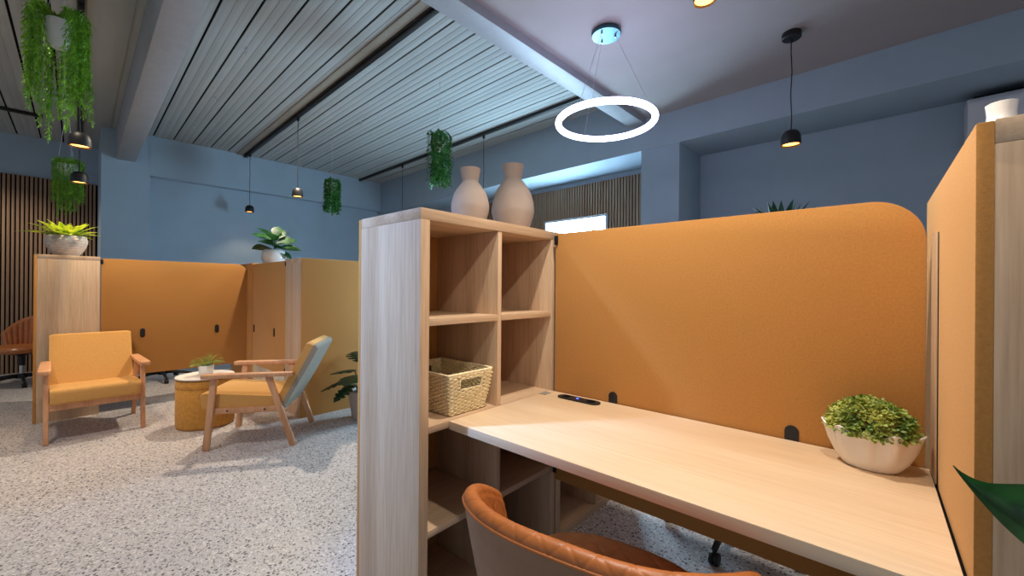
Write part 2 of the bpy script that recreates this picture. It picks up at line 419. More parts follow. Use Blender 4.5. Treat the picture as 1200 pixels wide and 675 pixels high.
# ---------------------------------------------------------------- felt desk panels
def make_panel(label, loc, rotz, cat='partition'):
    """front at local y=0 facing -y, x from 0 to PL (rounded upper corner at x=PL)"""
    t = thing('partition_panel', label, cat, loc, rotz, 'mustard desk partitions')
    PL, z0, z1, r = 1.205, .33, 1.457, .115
    pts = [(0,z0),(PL,z0)] + [(PL-r+r*math.cos(a), z1-r+r*math.sin(a)) for a in (PI/2*k/14 for k in range(15))] + [(0,z1)]
    MB().prism(pts, 1, 0, .02, .002).build('felt_board', M['felt'], t, 30)
    for z in (.36, 1.405):
        MB().box(-.004, .014, -.006, .026, z, z+.042, .002).build('hinge', M['black'], t)
    for x in (.295, .909):
        out = rrect(x-.019, x+.019, DZ-.045, DZ+.045, .0189, 8)
        MB().prism(out, 1, -.004, .024, .0015).build('cable_port', M['black'], t, 40)
    return t
panel = make_panel('large mustard felt panel behind the pale desk', (-1.098, YP, 0), 0)
# lounge panels: along y (back side seen) and along x
pb = dup(panel, (-5.44, .335, 0), PI/2, 'mustard felt panel between the lime plant bowl and the booth corner')
pe = dup(panel, (-4.303, 1.56, 0), PI, 'narrow looking mustard felt panel below the rubber plant')
# ---------------------------------------------------------------- desk
t = thing('desk', 'long pale oak desk top fixed between shelving unit and right felt wall', 'desk', (XS+.001, .9385, 0))
DL, DD = .114-XS, YP-.9385-.006
MB().box(0, DL, 0, DD, DZ-.03, DZ, .002).build('desktop', M['desk'], t)
for x in (.012, DL-.052):
    MB().box(x, x+.04, .1, .5, DZ-.034, DZ-.03, .001).build('support_bracket', M['black'], t)
mb = MB().prism(rrect(.19-.1, .19+.1, .543-.027, .543+.027, .0265, 8), 2, DZ, DZ+.006, .0015)
pm = mb.build('power_module', M['black'], t, 40)
MB().prism(rrect(.185-.006,.185+.006,.543-.005,.543+.005,.0048,6), 2, DZ+.006, DZ+.008).build('button', M['blue_led'], pm)
for dx in (-.06,.06): MB().lathe([(0,DZ+.0062),(.016,DZ+.0062),(.018,DZ+.0075),(.019,DZ+.006)],24,(.19+dx,.543)).build('socket', M['dark'], pm)
MB().box(.002,.036,.515,.562,DZ,DZ+.0025,.001).build('joint_plate', M['grey_fabric'], t)
MB().box(DL-.001, DL+.0045, .0, DD, DZ-.028, DZ-.002, 0).build('edge_strip', M['dark'], t)  # shade of the gap to the felt wall, put in as a black strip
# slim upright strip where the right felt wall meets the panel
t = thing('corner_post', 'slim pale upright strip where the felt panel meets the right felt wall', 'post', (.1135, 1.43, DZ))
MB().box(.002, .0062, 0, .11, 0, .615, .0008).build('post_strip', M['wood_z'], t)
MB().box(.0048, .0062, -.004, 0, 0, .613, 0).build('seam', M['dark'], t)

# ---------------------------------------------------------------- vases
def vase(name, label, x, y, prof, z=UH, m='clay', group=None):
    t = thing(name, label, 'vase', (x,y,z), 0, group)
    n = len(prof)
    inner = [(max(r-.006,.004), zz) for r, zz in prof[::-1] if zz > prof[-1][1]*.55]
    bd = MB().lathe([(0,0)]+prof+[(prof[-1][0]-.003, prof[-1][1]+.002)]+inner+[(0, inner[-1][1])], 48).build('vase_body', M[m], t, 60)
    return t
def smoothprof(pts, n=40):
    # Catmull-Rom through (r,z)
    out = []
    P_ = [pts[0]]+pts+[pts[-1]]
    for i in range(1, len(P_)-2):
        a,b,c,d = P_[i-1],P_[i],P_[i+1],P_[i+2]
        for k in range(6):
            s = k/6
            out.append(tuple(.5*((2*b[j])+(-a[j]+c[j])*s+(2*a[j]-5*b[j]+4*c[j]-d[j])*s*s+(-a[j]+3*b[j]-3*c[j]+d[j])*s**3) for j in (0,1)))
    out.append(pts[-1]); return out
v1 = [(.055,0),(.066,.02),(.079,.06),(.081,.09),(.070,.135),(.048,.17),(.034,.19),(.036,.205),(.043,.245)]
v2 = [(.066,0),(.082,.03),(.098,.08),(.101,.115),(.088,.18),(.060,.23),(.040,.255),(.042,.275),(.051,.322)]
vase('clay_vase', 'smaller clay vase, left of the pair on top of the near shelving unit', -1.30, 1.20, smoothprof(v1), group=None)
vase('clay_vase', 'larger clay vase, right of the pair on top of the near shelving unit', -1.295, 1.472, smoothprof(v2), group=None)
v3 = [(.04,0),(.056,.03),(.06,.06),(.052,.10),(.039,.14),(.031,.17),(.0265,.195),(.029,.225)]
vase('white_vase', 'white ceramic vase neck on top of the right shelving unit', .25, 1.645, smoothprof(v3), m='white')

# ---------------------------------------------------------------- wicker basket
t = thing('wicker_basket', 'woven pale wicker basket on the desk height shelf', 'basket', (-1.285, 1.055, DZ))
bx0, by0, tx, ty, bh = .135, .085, .158, .112, .152
def basket_pt(s, z, off=0):
    f = z/bh; hx, hy = bx0+(tx-bx0)*f+off, by0+(ty-by0)*f+off
    per = 4*(hx+hy); d = (s % 1)*per
    # counter-clockwise from (+hx,-hy)
    if d < 2*hy: return (hx, -hy+d)
    d -= 2*hy
    if d < 2*hx: return (hx-d, hy)
    d -= 2*hx
    if d < 2*hy: return (-hx, hy-d)
    d -= 2*hy
    return (-hx+d, -hy)
def in_hole(x, y, z): return abs(y) < .052 and abs(x) > bx0-.02 and .094 < z < .133
mb = MB(); NR, NS = 21, 56
stakes = [k/NS for k in range(NS)]
for r_ in range(NR):
    z = .006+(bh-.014)*r_/(NR-1)
    ns = 168
    run = []
    def flush():
        global run
        if len(run) > 2: mb.tube(run, .0042, 5)
        run = []
    for k in range(ns+1):
        s = k/ns
        wob = .0032*math.sin(2*PI*s*NS/2 + (PI if r_ % 2 else 0))
        x, y = basket_pt(s, z, wob)
        if in_hole(x, y, z): flush(); continue
        run.append((x, y, z))
    flush()
weave = mb.build('woven_sides', M['wicker'], t, 180)
mb = MB()
for s in stakes:
    pts = []
    for k in range(9):
        z = .002+(bh-.006)*k/8; x, y = basket_pt(s, z)
        if in_hole(x,y,z):
            if len(pts) > 1: mb.tube(pts, .003, 5)
            pts = []
        else: pts.append((x,y,z))
    if len(pts) > 1: mb.tube(pts, .003, 5)
mb.build('stakes', M['wicker'], weave, 180)
mb = MB()
for dz in (0,.006): mb.tube([basket_pt(k/80, bh-.004+dz)+(bh-.004+dz,) for k in range(80)], .0052, 6, True)
mb.build('rim', M['wicker'], t, 180)
for sx in (1,-1):
    xx = lambda z: sx*(bx0+(tx-bx0)*z/bh+.001)
    MB().tube([(xx(.093),-.054,.093),(xx(.093),.054,.093),(xx(.134),.054,.134),(xx(.134),-.054,.134)], .0042, 6, True).build('handle_hole', M['wicker'], t, 180)
MB().box(-bx0+.002,bx0-.002,-by0+.002,by0-.002,0,.006,.002).build('base', M['wicker'], t)

# ---------------------------------------------------------------- scalloped bowl with boxwood dome
t = thing('boxwood_bowl', 'white scalloped oval bowl with a clipped boxwood dome on the desk', 'plant', (-.003, 1.452, DZ), math.radians(-4))
def scallop(r, z, a):
    e = 1/math.sqrt((math.cos(a)/1.0)**2+(math.sin(a)/.66)**2)
    f = z/.1
    return r*e*(1+.09*f*math.cos(8*a+.3)-.0)
prof = [(0,0),(.052,0),(.058,.004),(.075,.03),(.087,.06),(.095,.09),(.098,.1),(.094,.1015),(.090,.092),(.082,.065),(0,.062)]
b = MB(); b.lathe(prof, 96, rfun=scallop)
for v in b.bm.verts:
    if v.co.z > .08:
        a = math.atan2(v.co.y, v.co.x); v.co.z += .009*math.cos(8*a+.3)
b.build('bowl', M['white'], t, 60)
MB().lathe([(0,.09),(.075,.088),(.084,.074)], 40, rfun=lambda r,z,a: r/math.sqrt(math.cos(a)**2+(math.sin(a)/.66)**2)).build('soil', M['soil'], t)
mb = MB(); rnd = random.Random(3)
for k in range(2600):
    a = rnd.uniform(0,2*PI); el = math.asin(rnd.uniform(-.05,1)); rr = rnd.uniform(.86,1.04)
    n = V((math.cos(a)*math.cos(el), math.sin(a)*math.cos(el), math.sin(el)))
    p = V((n.x*.092*rr, n.y*.068*rr, .096+n.z*.084*rr))
    d = (n*.9+V((rnd.uniform(-1,1),rnd.uniform(-1,1),rnd.uniform(-.7,.9)))).normalized()
    mb.leaf(p, d, n+V((0,0,.5))+V((rnd.uniform(-.4,.4),rnd.uniform(-.4,.4),0)), rnd.uniform(.009,.014), rnd.uniform(.007,.010), .4, 3, .2, .5)
mb.build('foliage', M['box'], t, 180)

# ---------------------------------------------------------------- tub office chairs
def make_tub(label, loc, rotz, channel=False):
    t = thing('office_chair', label, 'chair', loc, rotz, None)
    lm = M['brown_leather'] if channel else M['leather']
    A = math.radians(97)   # half angle of the wrap, from the back (-y)
    def rim(th):
        f = abs(th)/A
        return .718 + (.12 if channel else 0)*(1-f**2) - .012*f**2 - .10*max(0,(f-.4)/.6)**2
    def outer(th, h):        # h 0 bottom .. 1 rim
        k = .80+.20*h**.8
        e = (abs(math.sin(th))**2.6+abs(math.cos(th))**2.6)**(-1/2.6)*k
        return V((.342*e*math.sin(th), -.272*e*math.cos(th), 0))
    arc = [0.0]
    for i in range(1, 381): arc.append(arc[-1]+(outer(-A+2*A*i/380,1)-outer(-A+2*A*(i-1)/380,1)).length)
    NT = 380; rows_o, rows_i = [], []
    zb_ = .40
    NH = 44
    for i in range(NT+1):
        th = -A + 2*A*i/NT
        zr = rim(th); tipf = min(1, (A-abs(th))/.10); edge = math.sqrt(max(0,1-(1-tipf)**2))
        thick = .012+.028*edge
        ro, ri = [], []
        for j in range(11):
            h = j/10; p = outer(th,h); z = zb_-.02+(zr-.022-(zb_-.02))*h; ro.append((p.x,p.y,z))
        # rim loop and inner face
        rl = .024*PI*.8
        def quilt(w):
            if channel: return .011*abs(math.sin(PI*arc[i]/.055))
            u1, u2 = (arc[i]+w)/.066, (arc[i]-w)/.066
            return .0042*min(1, 7*abs(math.sin(PI*u1)), 7*abs(math.sin(PI*u2)))
        for j in range(17):
            q = PI*j/16; p = outer(th,1); rad = p.normalized()
            g = quilt(rl*j/16) if not channel else 0
            c = p - rad*(thick/2); off = rad*((thick/2+(g-.003)*.55*edge)*math.cos(q))
            ri.append(tuple(c+off+V((0,0,zr-.022+(.0205+g*.55*edge)*math.sin(q)))))
        for j in range(1,NH+1):
            h = 1-j/NH; p = outer(th,h); rad = p.normalized(); z = zb_+(zr-.022-zb_)*h
            am = quilt(rl+zr-.022-z)
            p2 = p-rad*(thick+am*edge)
            ri.append((p2.x,p2.y,z))
        rows_o.append(ro); rows_i.append(ri)
    # backrest: quilted inner face, rim and the wrap-around tips; closed with the outer face as its own part
    mb = MB(); mb.grid(rows_i)
    for end in (0, NT):
        loop = rows_i[end]
        n2 = len(loop)//2
    bmesh.ops.recalc_face_normals(mb.bm, faces=mb.bm.faces[:])
    back = mb.build('backrest', lm, t, 180)
    mb = MB(); mb.grid(rows_o)
    for end in (0, NT):
        o_ = rows_o[end]; i_ = rows_i[end]
        a_ = [V(p) for p in o_]
        tail = [V(p) for p in i_[16:]][::-1]
        m_ = min(len(a_), len(tail))
        tail = [tail[int(k*(len(tail)-1)/(len(a_)-1))] for k in range(len(a_))]
        mb.grid([[tuple(p) for p in a_],[tuple(p) for p in tail]])
    bmesh.ops.recalc_face_normals(mb.bm, faces=mb.bm.faces[:])
    mb.build('outer_shell', M['brown_leather'] if channel else M['leather_back'], t, 180)
    # piping along the rim
    mb = MB()
    mb.tube([tuple(V(r[0])*1.0) for r in [[(V(x[-1])+V((0,0,.0)))] for x in rows_o]], .0035, 6)
    mb.build('piping', lm, back, 180)
    # seat
    mb = MB(); rows = []
    N = 128; R_ = 56
    for i in range(R_+1):
        f = i/R_; row = []
        for k in range(N):
            a = 2*PI*k/N
            sx, sy = .262, .215
            e = (abs(math.cos(a))**2.6+abs(math.sin(a))**2.6)**(-1/2.6)
            x, y = f*e*sx*math.cos(a), f*e*sy*math.sin(a)+.03
            z = .47-.03*max(0,f-.75)**2/.0625-.012*(1-f)**2
            if not channel: z += .005*min(1, 5*abs(math.sin(PI*(x+y)/.085)), 5*abs(math.sin(PI*(x-y)/.085)))*(1-f**24)
            else: z += .006*abs(math.sin(PI*x/.06))*(1-f**6)
            row.append((x,y,z))
        rows.append(row)
    last = rows[-1]
    rows.append([(x*1.01,(y-.03)*1.01+.03,.415) for x,y,z in last]); rows.append([(x*.93,(y-.03)*.93+.03,.395) for x,y,z in last]); rows.append([(0,.03,.39)]*N)
    mb.grid(rows, wrap_v=True); bmesh.ops.remove_doubles(mb.bm, verts=mb.bm.verts[:], dist=1e-5); bmesh.ops.recalc_face_normals(mb.bm, faces=mb.bm.faces[:])
    mb.build('seat', lm, t, 180)
    MB().lathe([(0,.40),(.13,.398),(.13,.375),(.05,.36),(.032,.34),(.032,.23),(0,.23)],28).build('seat_plate', M['black'], t)
    MB().lathe([(0,.25),(.019,.25),(.019,.11),(0,.11)],20).build('gas_column', M['chrome'], t)
    MB().lathe([(0,.135),(.03,.132),(.045,.11),(.045,.075),(0,.07)],24).build('hub', M['black'], t)
    for k in range(5):
        a = 2*PI*k/5+.3; c, s = math.cos(a), math.sin(a)
        leg = MB().tube([(.03*c,.03*s,.105),(.12*c,.12*s,.10),(.22*c,.22*s,.085),(.30*c,.30*s,.068)], [.022,.018,.015,.012], 10).build('leg', M['black'], t, 180)
        cm = MB(); px, py = .295*c, .295*s
        T = Matrix.Translation((px,py,.027)) @ Matrix.Rotation(a,4,'Z') @ Matrix.Rotation(PI/2,4,'X')
        cm.lathe([(0,-.02),(.024,-.02),(.027,-.016),(.027,-.006),(.02,-.004),(.02,.004),(.027,.006),(.027,.016),(.024,.02),(0,.02)],24)
        bmesh.ops.transform(cm.bm, matrix=T, verts=cm.bm.verts[:])
        cm.tube([(px,py,.03),(px,py,.07)], .007, 8)
        cm.build('castor', M['black'], leg, 40)
    return t
tub = make_tub('tan quilted leather tub chair tucked under the pale desk', (-.49,.90,0), math.radians(9))
dup(tub, (-.515,2.235,0), math.radians(181), 'tan tub chair beyond the mustard panel, only its castor showing under the desk')
tub2 = make_tub('brown channel tufted tub chair by the slat wall at the left edge', (-7.72,-.20,0), math.radians(205), True)
dup(tub2, (-6.80,.98,0), math.radians(-90), 'brown tub chair behind the lounge panel, only a black castor leg showing below it')

# ---------------------------------------------------------------- armchairs
def rot_box(mb, p0, p1, wx, wy, bev=.006):
    """a bar of section wx (along x) by wy from p0 to p1 lying in a plane of constant x"""
    p0, p1 = V(p0), V(p1); d = (p1-p0); L = d.length; d.normalize()
    q = V((0,0,1)).rotation_difference(d) if abs(d.z) > .5 else None
    if q is None:
        ang = math.atan2(d.y, d.z); m = Matrix.Translation(p0) @ Matrix.Rotation(-ang,4,'X')
    else: m = Matrix.Translation(p0) @ q.to_matrix().to_4x4()
    mb.box(-wx/2, wx/2, -wy/2, wy/2, 0, L, bev, m)
def cushion(mb, hx, outline, puff=.01, seg=24):
    """soft slab: outline (y,z) ring extruded across x with rounded ends"""
    rows = []
    cy = sum(p[0] for p in outline)/len(outline); cz = sum(p[1] for p in outline)/len(outline)
    for i in range(seg+1):
        u = -1+2*i/seg
        e = 1-.34*max(0,(abs(u)-.88)/.12)**2*.6
        inset = .012*max(0,(abs(u)-.9)/.1)**2
        row = []
        for y, z in outline:
            dy, dz = y-cy, z-cz; l = math.hypot(dy,dz)
            k = (l-inset)/l
            row.append((hx*u, cy+dy*k, cz+dz*k))
        rows.append(row)
    fs, g = mb.grid(rows, wrap_v=True)
    f1 = mb.bm.faces.new(g[0][::-1]); f2 = mb.bm.faces.new(g[-1])
    bmesh.ops.recalc_face_normals(mb.bm, faces=mb.bm.faces[:])
def rounded(poly, r, seg=5):
    out = []; n = len(poly)
    for i in range(n):
        p0, p, p1 = V(poly[i-1]).to_2d() if False else V((*poly[i-1],0)), V((*poly[i],0)), V((*poly[(i+1)%n],0))
        rr = r[i] if isinstance(r,(list,tuple)) else r
        a = p+(p0-p).normalized()*rr; b = p+(p1-p).normalized()*rr
        for k in range(seg+1):
            s = k/seg; q = a*(1-s)**2+p*2*s*(1-s)+b*s*s; out.append((q.x,q.y))
    return out
def make_armchair(label, loc, rotz):
    t = thing('armchair', label, 'chair', loc, rotz, 'mustard lounge armchairs')
    for s in (-1,1):
        x = s*.273
        mb = MB(); rot_box(mb, (x,.285,0), (x,.235,.532), .03, .044); mb.build('leg', M['beech'], t)
        mb = MB(); rot_box(mb, (x,-.30,0), (x,-.125,.532), .03, .044); mb.build('leg', M['beech'], t)
        pts = [(s*.245,-.30),(s*.305,-.30),(s*.318,.20),(s*.318,.31),(s*.25,.325),(s*.245,.2)]
        pts = rounded(pts, .022)
        MB().prism(pts, 2, .530, .560, .006).build('armrest', M['beech'], t, 40)
        mb = MB().box(x-s*.015-.013, x-s*.015+.013, -.215, .265, .262, .305, .003)
        rail = mb.build('side_rail', M['beech'], t)
        for by in (-.10,.15):
            b = MB(); b.lathe([(0,0),(.007,0),(.007,.002),(0,.003)],12)
            bmesh.ops.transform(b.bm, matrix=Matrix.Translation((x-s*.015+s*.013,by,.283)) @ Matrix.Rotation(s*PI/2,4,'Y'), verts=b.bm.verts[:])
            b.build('bolt', M['black'], rail)
    MB().box(-.258,.258,.252,.274,.245,.305,.003).build('front_rail', M['beech'], t)
    MB().box(-.258,.258,-.215,-.193,.245,.29,.003).build('rear_rail', M['beech'], t)
    mb = MB(); cushion(mb, .255, rounded([(.335,.30),(.345,.42),(-.20,.375),(-.20,.275)], [.02,.045,.02,.015]))
    mb.build('seat', M['fabric'], t, 60)
    # raked back: front cushion and grey cover behind
    bx, bz = -.135, .27; ux, uz = -.44, .90; n = math.hypot(ux,uz); ux/=n; uz/=n; nx, nz = uz, -ux   # n points forward
    def q(a, b): return (bx+ux*a+nx*b, bz+uz*a+nz*b)
    H = .575
    mb = MB(); cushion(mb, .258, rounded([q(0,.0),q(H,.0),q(H,-.062),q(0,-.05)], [.02,.03,.012,.012]))
    br = mb.build('backrest', M['fabric'], t, 60)
    mb = MB(); cushion(mb, .262, rounded([q(-.004,-.046),q(H+.006,-.056),q(H+.002,-.098),q(H*.5,-.095),q(0,-.075)], [.008,.012,.03,.03,.02]))
    mb.build('back_cover', M['grey_fabric'], br, 60)
    return t
arm = make_armchair('mustard armchair facing right, in front of the left shelving unit', (-4.925,.272,0), -PI/2)
dup(arm, (-3.70,1.165,0), math.radians(143.8), 'mustard armchair with grey back seen side on, right of the ottoman')

# ---------------------------------------------------------------- ottoman, tray, small fern
ox, oy = -4.375, .925
t = thing('ottoman', 'round mustard suede ottoman between the two armchairs', 'ottoman', (ox,oy,0))
MB().lathe([(0,0),(.195,0),(.205,.008),(.21,.03),(.212,.2),(.21,.345),(.206,.35),(0,.35)],64).build('body', M['suede'], t)
MB().lathe([(0,.352),(.206,.352),(.2115,.358),(.212,.385),(.206,.402),(.19,.41),(0,.412)],64).build('lid', M['suede'], t)
mb = MB(); mb.tube([(.211*math.cos(a),.211*math.sin(a),.351) for a in (2*PI*k/64 for k in range(64))], .004, 6, True).build('piping', M['suede'], t)
t = thing('tray', 'flat white round tray lying on the ottoman', 'tray', (ox+.005,oy-.005,.412))
MB().lathe([(0,.0),(.185,.0),(.205,.006),(.211,.014),(.209,.018),(.195,.016),(0,.014)],64).build('tray_disc', M['white'], t)
def small_pot(parent, r0, r1, h, m='white'):
    MB().lathe([(0,0),(r0*.94,0),(r0,.004),(r1,h-.004),(r1*.98,h),(r1*.9,h),(r1*.88,h-.012),(0,h-.014)],40).build('pot', M[m], parent)
    MB().lathe([(0,h-.012),(r1*.875,h-.012),(r1*.875,h-.016),(0,h-.016)],32).build('soil', M['soil'], parent)
t = thing('potted_fern', 'small feathery fern in white pot on the tray', 'plant', (ox+.0,oy-.0,.4275))
small_pot(t, .050, .058, .085)
mb = MB(); rnd = random.Random(11)
for k in range(22):
    a = rnd.uniform(0,2*PI); el = rnd.uniform(.55,1.35); L = rnd.uniform(.10,.16)
    d = V((math.cos(a)*math.cos(el), math.sin(a)*math.cos(el), math.sin(el)))
    p = V((.02*math.cos(a), .02*math.sin(a), .075)); n = 13
    for i in range(n):
        d2 = (d+V((0,0,-.055*i*.6))).normalized(); p2 = p+d2*L/n
        sd = d2.cross(V((0,0,1))).normalized(); w = .030*math.sin(PI*(i+1.2)/(n+1.5))
        for s in (-1,1): mb.leaf(p, sd*s+d2*.45, V((0,0,1)), w, .008, .3, 2, .1)
        mb.leaf(p, d2, V((0,0,1)), L/n*1.3, .004, 0, 1)
        p = p2; d = d2*.5+d*.5
mb.build('fronds', M['young'], t, 180)

# ---------------------------------------------------------------- lime plant in stone bowl (left unit)
t = thing('agave_bowl', 'lime green rosette plant in rough grey stone bowl on the left shelving unit', 'plant', (-5.63,.118,UH))
sp = smoothprof([(.07,0),(.08,.006),(.116,.06),(.138,.125),(.136,.165),(.126,.19)])
MB().lathe([(0,0)]+sp+[(.119,.19),(.121,.165),(0,.16)],56,rfun=lambda r,z,a: r*(1+.012*math.sin(z*260))).build('bowl', M['stone'], t, 60)
MB().lathe([(0,.172),(.12,.168),(.12,.16)],40).build('soil', M['soil'], t)
mb = MB(); rnd = random.Random(5)
for k in range(34):
    a = k*2.399+rnd.uniform(-.2,.2); f = k/34; el = .38+1.05*f
    d = V((math.cos(a)*math.cos(el), math.sin(a)*math.cos(el), math.sin(el)))
    L = rnd.uniform(.22,.31)*(1-.35*f)
    mb.leaf((.03*math.cos(a),.03*math.sin(a),.165), d, V((-math.cos(a)*math.sin(el),-math.sin(a)*math.sin(el),math.cos(el))), L, .066, .6, 7, .3, .35)
mb.build('leaves', M['lime'], t, 180)

# rubber plant on the corner unit
t = thing('rubber_plant', 'dark leaved rubber plant in white pot at the lounge booth corner', 'plant', (-5.40,1.80,UH), .2)
MB().lathe([(0,0),(.085,0),(.10,.006),(.128,.06),(.132,.10),(.120,.15),(.105,.175),(.096,.175),(.10,.155),(0,.15)],44).build('pot', M['white'], t, 60)
MB().lathe([(0,.162),(.098,.16),(.10,.15)],32).build('soil', M['soil'], t)
mb = MB(); mb.tube([(0,0,.15),(.01,0,.2),(.0,.01,.26),(.01,.0,.31)], [.008,.007,.006,.004], 8); mb.build('stem', M['stem'], t)
mb = MB()
R_ = V((.75,.66,0)); B_ = V((-.66,.75,0))
for ang, el, z, L, w, tw in ((2.75,.22,.18,.26,.15,.5),(3.1,.6,.26,.26,.14,-.5),(.05,.10,.20,.27,.15,.6),(.5,.45,.24,.24,.16,.8),(.9,.95,.28,.20,.13,.9),(1.25,1.2,.30,.18,.13,.5),
                             (4.4,.35,.22,.24,.16,.2),(4.9,.6,.26,.22,.16,-.3),(5.5,.15,.20,.24,.15,-.3),(5.7,.55,.28,.22,.15,.4),(1.8,.7,.27,.24,.15,.6),(3.9,.75,.30,.2,.14,0),(-.2,-.35,.19,.22,.13,.2),(2.2,.4,.22,.22,.14,-.3)):
    h = R_*math.cos(ang)+B_*math.sin(ang)
    d = h*math.cos(el)+V((0,0,math.sin(el))); up = V((0,0,math.cos(el)))-h*math.sin(el)
    up = Matrix.Rotation(tw,3,d) @ up
    mb.leaf(V((0,0,z))+d*.03, d, up, L, w, .45, 7, .16, .5)
    mb.tube([(0,0,z-.01), tuple(V((0,0,z))+d*.035)], .004, 5)
mb.build('leaves', M['glossy'], t, 180)

# ---------------------------------------------------------------- hanging plants
def hanging(label, cat, x, y, ztop, rad, length, n, m, pot_r, pot_h, hook_z, seed, style, up=.08):
    """ztop is the pot rim; strands arch over the rim and trail down"""
    t = thing('hanging_plant', label, cat, (x,y,ztop))
    MB().lathe([(0,-pot_h),(pot_r*.55,-pot_h),(pot_r*.8,-pot_h*.8),(pot_r*.98,-pot_h*.4),(pot_r,-.01),(pot_r*.97,0),(pot_r*.9,0),(pot_r*.88,-.02),(0,-.02)],36).build('pot', M['white'], t, 60)
    if hook_z:
        for k in range(3 if style == 'fern' else 1):
            a = 2*PI*k/3+.4
            MB().tube([(0,0,-.02),(0,0,(hook_z-ztop)*.96)] if style != 'fern' else [(pot_r*.93*math.cos(a),pot_r*.93*math.sin(a),-.004),(0,0,(hook_z-ztop)*.96)], .0016, 5).build('hanger_cord', M['whitep'], t)
        MB().tube([(0,0,(hook_z-ztop)*.95),(0,0,hook_z-ztop)], .003, 6).build('hanger_hook', M['chrome'], t)
    mb = MB(); rnd = random.Random(seed)
    for k in range(n):
        a = rnd.uniform(0,2*PI) if style != 'fern' else (k*2.399)
        r1 = rad*rnd.uniform(.55,1.0)
        if style == 'fern' and pot_r < .07 and abs((a+.25+PI) % (2*PI)-PI) < .42: continue
        Ls = length*(rnd.uniform(.62,.95)*(.86+.18*math.cos(2*(a-.55))) if style=='fern' else rnd.uniform(.8,1.0))
        hgt = up*rnd.uniform(.4,1)
        ca, sa = math.cos(a), math.sin(a)
        seg = 16; pts = [V((pot_r*.5*ca,pot_r*.5*sa,-.015))]
        for i in range(1, seg+1):
            f = i/seg
            if f < .25: g = f/.25; r_ = pot_r*.5+(r1-pot_r*.5)*g; z = hgt*math.sin(PI*g*.8)
            else:
                g = (f-.25)/.75; r_ = r1*(1+.06*math.sin(5*g+k)); z = hgt*math.sin(PI*.8)-Ls*g
            aa = a+.08*math.sin(k*1.7+3*f)
            pts.append(V((r_*math.cos(aa), r_*math.sin(aa), z)))
        # leaflets along
        acc = 0
        stepl = .009 if style == 'fern' else .0135
        for p, q2 in zip(pts, pts[1:]):
            d = q2-p; L = d.length; d = d/L if L > 1e-6 else V((0,0,-1))
            nn = max(1, int(L/stepl))
            for j in range(nn):
                b = p+d*L*(j+rnd.random())/nn
                if style == 'fern':
                    for s in range(2):
                        out = V((rnd.uniform(-1,1),rnd.uniform(-1,1),rnd.uniform(-.5,.5))).normalized()
                        mb.leaf(b, out+d*.55, d*-1+V((.1,.2,0)), rnd.uniform(.022,.042), .0065, .5, 2, .1)
                else:
                    out = V((ca+rnd.uniform(-1.1,1.1), sa+rnd.uniform(-1.1,1.1), rnd.uniform(-.6,.3))).normalized()
                    mb.leaf(b, out+V((0,0,-.4)), V((ca,sa,.4)), rnd.uniform(.028,.042), rnd.uniform(.020,.028), .5, 3, .15, .45)
        mb.tube([tuple(p) for p in pts[::2]], .0013, 3, cap=False)
    mb.build('foliage', M[m], t, 180)
    return t
hanging('large bright green trailing fern in white pot at the upper left', 'plant', -3.82, .04, 2.85, .150, .77, 84, 'fern', .06, .17, 3.25, 21, 'fern')
hanging('smaller trailing fern hanging above the lime plant bowl', 'plant', -6.60, .14, 2.52, .125, .64, 54, 'fern', .08, .12, 3.25, 22, 'fern', .06)
hanging('hanging leafy plant before the blue wall, the farther of the two leafy ones', 'plant', -5.688, 2.626, 2.66, .112, .44, 46, 'ivy', .07, .12, 3.25, 23, 'ivy', .07)
hanging('hanging leafy plant just left of the clay vases', 'plant', -3.227, 2.56, 2.68, .112, .50, 46, 'ivy', .07, .12, 3.25, 24, 'ivy', .07)

# ---------------------------------------------------------------- monstera on the floor behind the near unit
t = thing('monstera', 'dark monstera in white pot on the floor, partly behind the near shelving unit', 'plant', (-3.52,1.96,0))
MB().lathe([(0,0),(.11,0),(.12,.008),(.15,.2),(.155,.26),(.147,.265),(.138,.26),(.135,.23),(0,.225)],44).build('pot', M['clay'], t, 60)
MB().lathe([(0,.236),(.136,.234),(.136,.22)],36).build('soil', M['soil'], t)
def monstera_leaf(mb, base, d, up, L, W):
    base, d, up = V(base), V(d).normalized(), V(up); up = (up-d*up.dot(d)).normalized(); sd = d.cross(up)
    n = 22
    for s in (-1,1):
        prevm = None; prevo = None
        for i in range(n+1):
            f = i/n
            w = W*.5*math.sin(PI*min(1,(f*.92+.10)))**.75
            cut = .42 if (i % 4 in (0,)) and 3 < i < n-2 else 1
            c = base+d*L*f+up*(-.28*L*f*f); o = c+sd*s*w*cut+d*(.10*L*(w/W))+up*(-.12*w)
            if prevm is not None:
                m0, m1 = (prevm+prevo)/2+up*.004, (c+o)/2+up*.004
                mb.quad(prevm, m0, m1, c); mb.quad(m0, prevo, o, m1)
            prevm, prevo = c, o
mb = MB(); st = MB(); rnd = random.Random(9)
for ang, el, h, L, W in ((2.9,.1,.42,.26,.24),(3.4,-.1,.36,.28,.24),(.3,.3,.5,.28,.26),(1.4,.4,.52,.28,.26),(4.6,.1,.42,.26,.24),(5.6,.2,.44,.28,.26),(2.2,.5,.5,.26,.24),(4.0,-.35,.33,.22,.2)):
    hdir = V((math.cos(ang)*.75-math.sin(ang)*.66, math.cos(ang)*.66+math.sin(ang)*.75,0))
    b = hdir*.12+V((0,0,h)); d = hdir*math.cos(el)+V((0,0,math.sin(el)))
    monstera_leaf(mb, b, d, V((0,0,1))+hdir*.1, L, W)
    st.tube([tuple(hdir*.02+V((0,0,.23))), tuple(hdir*.06+V((0,0,h*.7))), tuple(b)], .005, 6)
st.build('stems', M['stem'], t, 180); mb.build('leaves', M['monstera'], t, 180)

